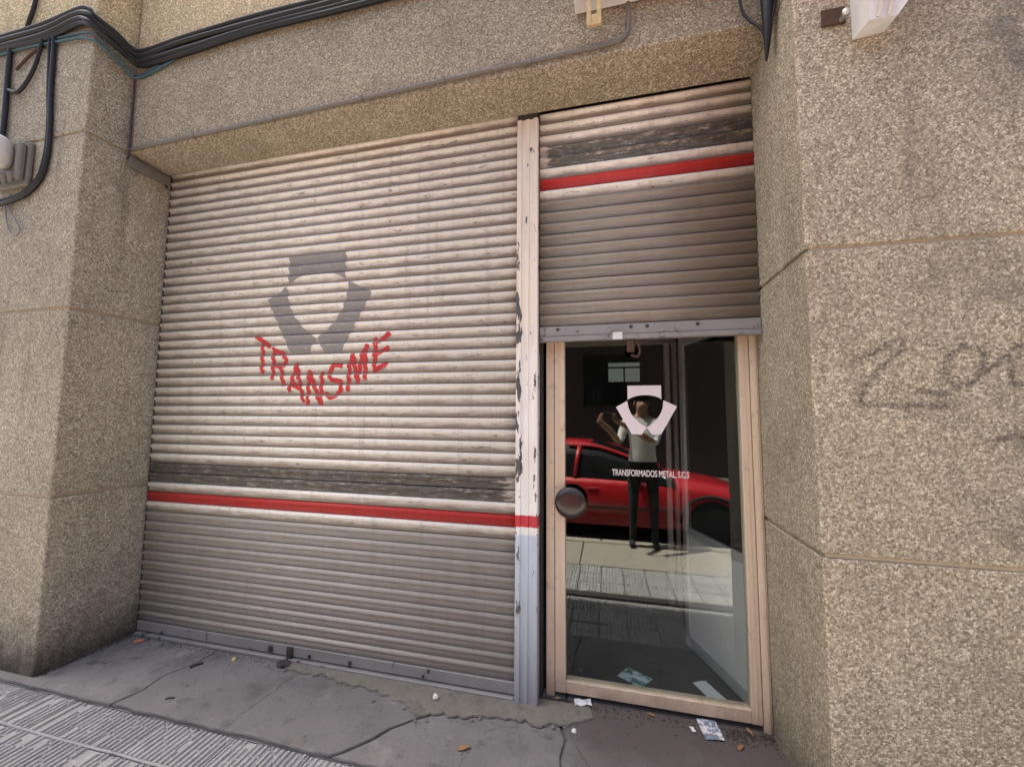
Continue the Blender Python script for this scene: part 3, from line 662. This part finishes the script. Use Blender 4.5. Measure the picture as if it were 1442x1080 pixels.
# old sign box and its brackets
sb = thing('sign_box', 'underside of an old white sign box held on yellowed slotted brackets over the beam', 'sign', (3.28, -.30, 3.5))
link('case', box_mesh(-.33, .38, -.055, .028, -.030, .45, bev=.006), 'box_white', sb)
def slotted(x, zt, zb):
    b = [(-.034, zb), (.034, zb), (.034, zt), (-.034, zt)]
    for (a, c, d, e) in ((-.034, -.013, zb, zt), (.013, .034, zb, zt)): link('bracket', box_mesh(x + a, x + c, -.072, -.0555, d, e, bev=.002), 'bracket', sb)
    link('bracket_foot', box_mesh(x - .0125, x + .0125, -.070, -.0555, zb, zb + .055, bev=.001), 'bracket', sb); link('bracket_web', box_mesh(x - .0125, x + .0125, -.070, -.0555, zt - .12, zt, bev=.001), 'bracket', sb)
slotted(-.235, .40, -.20); slotted(.275, .40, -.19)
# white bracket box on the right pier
pb = thing('wall_fitting', 'pale grey plastic wall fitting with sloped underside high on the right pier', 'wall fitting', (4.06, FY, 2.95))
v = [(-.055, -.001, -.055), (.045, -.001, -.045), (.14, -.001, .10), (.14, -.001, .45), (-.055, -.001, .45), (-.055, -.10, -.075), (.030, -.10, -.075), (.125, -.14, .06), (.125, -.14, .45), (-.055, -.14, .45)]
link('housing', mesh_from('housing', v, [(4, 3, 2, 1, 0), (5, 6, 7, 8, 9), (0, 1, 6, 5), (1, 2, 7, 6), (2, 3, 8, 7), (3, 4, 9, 8), (4, 0, 5, 9)]), 'box_white', pb)
for i, (a, b) in enumerate((((-.03, -.104, -.07), (.04, -.142, .30)), ((.0, -.104, -.07), (.085, -.142, .30)))): link('ridge', tube_mesh([a, b], .006, sm=False), 'box_white', pb)
hk = thing('wall_anchor', 'rusty broken anchor plate beside the pale wall fitting', 'anchor', (3.945, FY, 2.985))
link('plate', box_mesh(-.04, .04, -.010, -.001, -.02, .05, bev=.003), 'rust', hk); link('bolt', lathe_mesh([(.008, 0), (.008, .03), (.012, .031), (.012, .038)], 10), 'alu', hk, (.022, -.010, -.008), (math.pi / 2, 0, 0))

# ------------------------------------------------------------------ litter on the ground
def lit(name, label, cat, me, mat, x, y, z, rz=0): o = link(name, me, mat, None, (x, y, z), (0, 0, rz)); return tag(o, label, cat)
def sheet(w, h, seed, curl=.01):
    r = random.Random(seed); n = 6; v, f = [], []
    for j in range(n + 1):
        for i in range(n + 1):
            a, b = i / n - .5, j / n - .5; v.append((a * w, b * h, .0025 + curl * abs(noise.noise(Vector((a * 3, b * 3, seed)))) + curl * 1.2 * (abs(a) ** 3 + abs(b) ** 3)))
    m_ = n + 1; f = [(j * m_ + i, j * m_ + i + 1, (j + 1) * m_ + i + 1, (j + 1) * m_ + i) for j in range(n) for i in range(n)]
    k = len(v); v2 = [(x, y, z - .001) for x, y, z in v]; f2 = [tuple(q + k for q in reversed(a)) for a in f]
    return mesh_from('sheet', v + v2, f + f2)
lit('brick_chip', 'small orange brick chip lying in the corner by the left pier', 'chip', lump_mesh(.035, .016, .014, 1), 'brick_bit', .13, -.075, .006, .5)
lit('crumb', 'pale yellow crumb lying near the wide shutter foot', 'crumb', lump_mesh(.013, .012, .012, 2), 'yellow_bit', .895, -.085, .006)
lit('twig', 'short black twig lying on the cement apron by the yellow crumb', 'twig', tube_mesh([(-.03, -.006, .006), (0, .004, .008), (.03, .0, .006)], .006), 'debris', .733, -.18, .001, .9)
lit('twig', 'small dark splinter lying alone on the cement apron', 'twig', tube_mesh([(-.02, 0, .004), (0, .003, .005), (.02, 0, .004)], .004), 'debris', .871, -.428, .001, .5)
lit('padlock', 'black lump of a padlock on the ground at the shutter hasp', 'padlock', lump_mesh(.040, .028, .030, 5, 2, .5), 'dark_metal', 1.225, -.062, .012)
lit('pebble', 'white pebble on the ochre screed before the wide shutter', 'pebble', lump_mesh(.016, .014, .016, 6), 'pebble', 2.205, -.112, .021)
lit('pebble', 'white pebble on the apron in front of the guide post', 'pebble', lump_mesh(.012, .010, .010, 7), 'pebble', 2.915, -.145, .006)
lit('paper_scrap', 'crumpled pale paper scrap at the foot of the glass door', 'paper', sheet(.085, .05, 3, .016), 'paper', 2.945, .045, .004, .2)
lit('printed_card', 'printed card lying on the ground under the door near the right pier', 'card', sheet(.085, .125, 4, .01), 'card', 3.535, .015, .004, .12)
lit('paper_scrap', 'tiny white paper shred beside the printed card', 'paper', sheet(.018, .03, 5, .01), 'paper', 3.455, -.005, .004, .3)
lit('flyer', 'blue and green flyer lying on the room floor behind the glass', 'flyer', sheet(.15, .115, 6, .004), 'flyer', 3.215, .305, .014, -.55)
lit('flyer', 'dull grey flyer on the room floor beside the open inner leaf', 'flyer', sheet(.08, .19, 7, .004), 'paper', 3.60, .27, .014, .5)
def leaf_mesh(s):
    v = [(0, 0, .004), (.5, -.22, .10), (1, -.12, .16), (1.25, 0, .10), (1, .16, .05), (.5, .26, .18), (.45, 0, .02), (.9, 0, .05)]
    return mesh_from('leaf', [(x * s, y * s, z * s + .002) for x, y, z in v], [(0, 1, 6), (1, 2, 7, 6), (2, 3, 7), (3, 4, 7), (4, 5, 6, 7), (5, 0, 6)])
lit('dry_leaf', 'curled brown dry leaf on the cement apron', 'leaf', leaf_mesh(.055), 'leaf_dry', 2.42, -.375, .001, .5)
lit('dry_leaf', 'ochre dry leaf fragment on the ground by the right pier base', 'leaf', leaf_mesh(.045), 'leaf_dry', 3.56, -.055, .003, 2.2)
for i, (x, y, rz, w) in enumerate(((2.80, .045, .3, 'against the guide post foot'), (3.72, .02, 1.9, 'in the corner between door and pier'), (3.66, -.04, 4.0, 'beside the corner leaf near the pier'), (3.30, .04, 2.8, 'midway along the door bottom'))):
    lit('dry_leaf', 'small brown dry leaf lying ' + w, 'leaf', leaf_mesh(.034 + .006 * (i % 3)), 'leaf_dry', x, y, .004, rz)
def crumbs(n, fx, seed):
    r = random.Random(seed); v, f = [], []
    for i in range(n):
        x, y, s = fx(r); o = len(v); z = .001; a = r.uniform(0, 6.3)
        for k in range(4): v.append((x + s * math.cos(a + k * 1.57) * r.uniform(.6, 1.3), y + s * math.sin(a + k * 1.57) * r.uniform(.6, 1.3), z))
        v.append((x + r.uniform(-.3, .3) * s, y + r.uniform(-.3, .3) * s, z + s * r.uniform(.5, 1.2)))
        for k in range(4): f.append((o + k, o + (k + 1) % 4, o + 4))
    return mesh_from('debris', v, f)
def f_door(r):
    x = r.choice([r.uniform(2.74, 2.92), r.uniform(2.76, 3.81), r.uniform(3.60, 3.81)]); return x, .060 - abs(r.gauss(0, .045)) + (.0 if x < 3.5 else -.02 * r.random()), .0015 + .006 * r.random() ** 3
d = link('debris', crumbs(1500, f_door, 1), 'debris'); tag(d, 'dark dirt crumbs swept up under the glass door', 'debris', None, 'stuff')
def f_sh(r):
    x = r.uniform(.02, 2.7); return x, -.035 - abs(r.gauss(0, .035)), r.uniform(.0015, .005)
d = link('debris', crumbs(520, f_sh, 2), 'debris'); d.location.z = .002; tag(d, 'fine dark grit along the foot of the wide shutter', 'debris', None, 'stuff')
def f_ap(r): return r.uniform(.0, 3.8), r.uniform(-.52, -.05), r.uniform(.001, .0032)
d = link('debris', crumbs(260, f_ap, 3), 'debris'); d.location.z = .002; tag(d, 'scattered specks of grit over the cement apron', 'debris', None, 'stuff')
def f_pl(r):
    u = r.random(); return (-.045 + .045 * u * 1.0 + abs(r.gauss(0, .012)) + .004, -.479 + .479 * u, r.uniform(.002, .006))
d = link('debris', crumbs(260, f_pl, 4), 'debris'); d.location.z = .001; tag(d, 'dark dirt gathered along the base of the left pier', 'debris', None, 'stuff')

def rubble(n, seed):
    r = random.Random(seed); bm = bmesh.new()
    for i in range(n):
        k = r.randrange(len(lo2)); x, y = lo2[k]; x += r.gauss(0, .03); y = min(-.02, y + r.gauss(.02, .028)); sc = r.uniform(.002, .008) * (1.5 if r.random() < .1 else 1)
        g = bmesh.ops.create_icosphere(bm, subdivisions=1, radius=1); sd = r.uniform(0, 50); q = Matrix.Rotation(r.uniform(0, 6), 3, 'Z')
        for v in g['verts']:
            c = v.co * (1 + .5 * noise.noise(v.co * 1.7 + Vector((sd, 0, sd)))); c = q @ Vector((c.x * 1.3, c.y, c.z * .6)); v.co = Vector((x, y, .009)) + c * sc
    me = bpy.data.meshes.new('rubble'); bm.to_mesh(me); bm.free(); return me
d = link('rubble', rubble(150, 5), 'screed'); tag(d, 'broken mortar rubble along the edge of the ochre screed', 'rubble', None, 'stuff')
# ------------------------------------------------------------------ across the pavement: parked car, photographer, added dark block (all mirrored in the glass)
car = thing('parked_car', 'red hatchback parked at the kerb, mirrored in the glass door', 'car', (3.05, -4.05, -.15)); car.scale = (1, 1, .93)
def loft(name, secs, mat, parent, closed=False, smooth=True):
    n = len(secs[0]); v = [q for s in secs for q in s]; f = []
    for i in range(len(secs) - 1):
        for k in range(n - 1): f.append((i * n + k, i * n + k + 1, (i + 1) * n + k + 1, (i + 1) * n + k))
    f.append(tuple(range(n))); f.append(tuple(range(len(v) - n, len(v)))[::-1])
    me = mesh_from(name, v, f, smooth); return link(name, me, mat, parent)
# stations x, bottom z, shoulder z, deck z, half width
stn = [(-1.88, .34, .62, .70, .66), (-1.80, .26, .80, .88, .76), (-1.4, .22, .84, .90, .82), (-.6, .20, .83, .88, .84), (.2, .20, .81, .86, .84), (.75, .20, .79, .86, .83), (1.2, .22, .75, .82, .82), (1.6, .24, .68, .75, .79), (1.88, .26, .58, .65, .72), (2.0, .32, .50, .55, .60)]
secs = []
for x, zb, zs, zd, w in stn:
    h = [(x, w * .96, zb), (x, w, zb + .10), (x, w * 1.015, (zb + zs) / 2), (x, w, zs - .06), (x, w * .96, zs), (x, w * .86, zd - .015), (x, w * .5, zd + .01)]
    secs.append(h + [(a, -b, c_) for a, b, c_ in reversed(h)] + [h[0]])
loft('body', secs, 'car', car)
gst = [(-1.80, .86, .88, .70), (-1.45, .86, 1.20, .70), (-1.1, .86, 1.31, .70), (-.5, .86, 1.345, .70), (-.10, .86, 1.325, .70), (.30, .86, 1.18, .71), (.62, .85, 1.00, .73), (.86, .84, .865, .75)]
secs = []
for x, zb, zt, w in gst:
    k = (zt - zb) / .48; h = [(x, w + .075, zb - .06), (x, w + .06 - .03 * k, zb + (zt - zb) * .35), (x, w - .09 * k, zt - .05 * k), (x, w - .20 * k, zt), (x, .15, zt + .012 * k)]
    secs.append(h + [(a, -b, c_) for a, b, c_ in reversed(h)] + [h[0]])
loft('windows', secs, 'car_glass', car)
secs = []
for x, zb, zt, w in gst[1:5]:
    k = (zt - zb) / .48; e = .008 if x < -.3 else -.004; h = [(x, w - .085 * k, zt - .062 * k), (x, w - .19 * k, zt + e), (x, .15, zt + e + .014 * k)]
    secs.append(h + [(a, -b, c_) for a, b, c_ in reversed(h)] + [h[0]])
loft('roof', secs, 'car', car)
for s in (1, -1):
    tube('pillar', [(gx, s * (gw - .085 * (gt - gb) / .48), gt - .045 * (gt - gb) / .48) for gx, gb, gt, gw in gst[3:]], .026, 'car', car)
    tube('pillar', [(-.35, s * .665, 1.29), (-.42, s * .775, .86)], .03, 'car', car, sm=False); tube('pillar', [(-1.1, s * .60, 1.27), (-1.25, s * .70, 1.05), (-1.5, s * .775, .86)], .05, 'car', car)
    for wx in (-1.22, 1.28):
        wh = link('wheel', lathe_mesh([(.20, -.09), (.29, -.085), (.305, -.06), (.305, .06), (.29, .085), (.20, .09)], 28), 'tyre', car, (wx, s * .75, .305), (math.pi / 2, 0, 0))
        link('rim', lathe_mesh([(.02, -.08), (.19, -.085), (.195, -.07), (.195, .07), (.19, .085), (.02, .08)], 20), 'rim', wh)
        tube('wheel_arch', [(wx + .36 * math.cos(R(a)), s * .828, .30 + .36 * math.sin(R(a))) for a in range(0, 181, 20)], .022, 'tyre', car)
    link('headlight', lump_mesh(.14, .12, .10, 3, 2, .15), 'lamp_lens', car, (1.80, s * .60, .56)); link('tail_light', lump_mesh(.07, .07, .15, 4, 2, .15), 'car', car, (-1.80, s * .68, .80))
    for sx in (-.38, .62): tube('door_seam', [(sx, s * .846, .30), (sx, s * .858, .52), (sx, s * .842, .78)], .005, 'tyre', car)
    tube('side_trim', [(-1.3, s * .845, .47), (0, s * .862, .46), (.9, s * .85, .46)], .014, 'tyre', car)
    link('door_handle', box_mesh(-.25, -.10, s * .842 - .012, s * .842 + .012, .70, .725, bev=.005), 'car', car); link('mirror', lump_mesh(.06, .09, .06, 5, 2, .2), 'car', car, (.42, s * .88, .90))
# photographer, standing right behind the lens with both arms raised
def skin_figure(name, verts, edges, radii, roots, sub=2):
    me = bpy.data.meshes.new(name); me.from_pydata(verts, edges, []); o = bpy.data.objects.new(name, me); COL.objects.link(o)
    sm = o.modifiers.new('skin', 'SKIN'); sm.use_smooth_shade = True
    for i, r_ in enumerate(radii):
        me.skin_vertices[0].data[i].radius = (r_, r_) if not isinstance(r_, tuple) else r_; me.skin_vertices[0].data[i].use_root = i in roots
    ss = o.modifiers.new('sub', 'SUBSURF'); ss.levels = sub; ss.render_levels = sub
    bpy.context.view_layer.update(); m2 = bpy.data.meshes.new_from_object(o.evaluated_get(bpy.context.evaluated_depsgraph_get()))
    bpy.data.objects.remove(o); return m2
PXc, PYc = 3.47, -2.57; GZ = -.004
V = [(0, 0, .93), (0, .005, 1.08), (0, .01, 1.25), (0, -.005, 1.40), (0, .0, 1.48), (0, .015, 1.56), (0, .02, 1.66)]; Rr = [(.165, .125), (.145, .11), (.165, .115), (.15, .095), .052, (.075, .09), (.072, .088)]
E_ = [(0, 1), (1, 2), (2, 3), (3, 4), (4, 5), (5, 6)]
def chain(start, pts, rs):
    last = start
    for q, r_ in zip(pts, rs): V.append(q); Rr.append(r_); E_.append((last, len(V) - 1)); last = len(V) - 1
    return last
wr = []
for s in (1, -1):
    chain(0, [(s * .10, 0, .82), (s * .11, .02, .50), (s * .12, -.02, .10), (s * .125, -.03, .045), (s * .135, .10, .03)], [.088, .058, .042, .04, .034])
    wr.append(chain(3, [(s * .18, .0, 1.40), (s * .20 - .06, .10, 1.17), (s * .13 - .25, .25, 1.33), (s * .095 - .385, .325, 1.415)], [.062, .046, .036, .028]))
for w_, s in zip(wr, (1, -1)):
    palm = chain(w_, [(s * .082 - .385, .345, 1.445)], [(.016, .032)])
    for i in range(4):
        zz = 1.425 + i * .020; chain(palm, [(s * .088 - .385, .362, zz), (s * .078 - .385, .376, zz + .004), (s * (.052 - .004 * (i % 2)) - .385, .380, zz + .006)], [.0085, .008, .0075])
    chain(palm, [(s * .070 - .385, .338, 1.425), (s * .050 - .385, .336, 1.44)], [.009, .008])
pm = skin_figure('person', V, E_, Rr, {0})
bmp = bmesh.new(); bmp.from_mesh(pm)
for zz_ in (.96, 1.45): bmesh.ops.bisect_plane(bmp, geom=bmp.verts[:] + bmp.edges[:] + bmp.faces[:], plane_co=(0, 0, zz_), plane_no=(0, 0, 1))
bmp.to_mesh(pm); bmp.free()
for mname in ('skin', 'shirt', 'trousers'): pm.materials.append(MAT[mname])
for pl_ in pm.polygons:
    c_ = pl_.center; up_arm = math.hypot(c_.x, c_.y) > .19 and c_.y < .14
    pl_.material_index = 2 if (c_.z < .96 and c_.z > .06) else 2 if c_.z <= .06 else (1 if c_.z < 1.45 and c_.y < .16 and (c_.z > 1.19 or abs(c_.x) < .2) else 0)
    pl_.use_smooth = True
per = link('person', pm, None, None, (PXc, PYc, GZ)); tag(per, 'person in white shirt and dark trousers holding a phone up to photograph the shop', 'person')
hm = bmesh.new(); bmesh.ops.create_icosphere(hm, subdivisions=3, radius=1)
bmesh.ops.delete(hm, geom=[v_ for v_ in hm.verts if v_.co.z < -.15 or (v_.co.y > .45 and v_.co.z < .45)], context='VERTS')
for v_ in hm.verts: v_.co = (v_.co.x * .090, v_.co.y * .108 - .002, v_.co.z * .105 + 1.668)
hme = bpy.data.meshes.new('hair'); hm.to_mesh(hme); hm.free(); link('hair', hme, 'hair', per)
for s in (1, -1):
    link('eye', lump_mesh(.011, .007, .008, 3, 2, 0), 'hair', per, (s * .030, .105, 1.632)); link('ear', lump_mesh(.010, .022, .034, 4, 2, .1), 'skin', per, (s * .083, .02, 1.615))
link('nose', lump_mesh(.014, .022, .026, 2, 2, 0), 'skin', per, (0, .112, 1.60)); link('mouth', lump_mesh(.022, .006, .006, 2, 2, 0), 'rust', per, (0, .100, 1.562))
tag(box('phone', (3.085 - .078, 3.085 + .078, -2.213, -2.205, 1.43, 1.505), 'dark_metal', None, .003), 'dark phone held sideways in both hands of the person', 'phone')
ob = thing('added_dark_block', 'low dark brick block added across the road to darken the door glass reflection', 'building', (3, -9.7, -.15))  # added block, keeps the sky out of the door glass reflection
link('wall', box_mesh(-22, 22, -4, 0, 0, 4.6), 'brick_dark', ob)
link('roof', box_mesh(-22.3, 22.3, -4.3, .3, 4.61, 4.8), 'room', ob)
wm = box_mesh(-.6, .6, -.02, .04, 0, 1.5, bev=.02)
for i in range(11): link('window', wm, 'car_glass', ob, (-20 + i * 4, 0, 1.9))
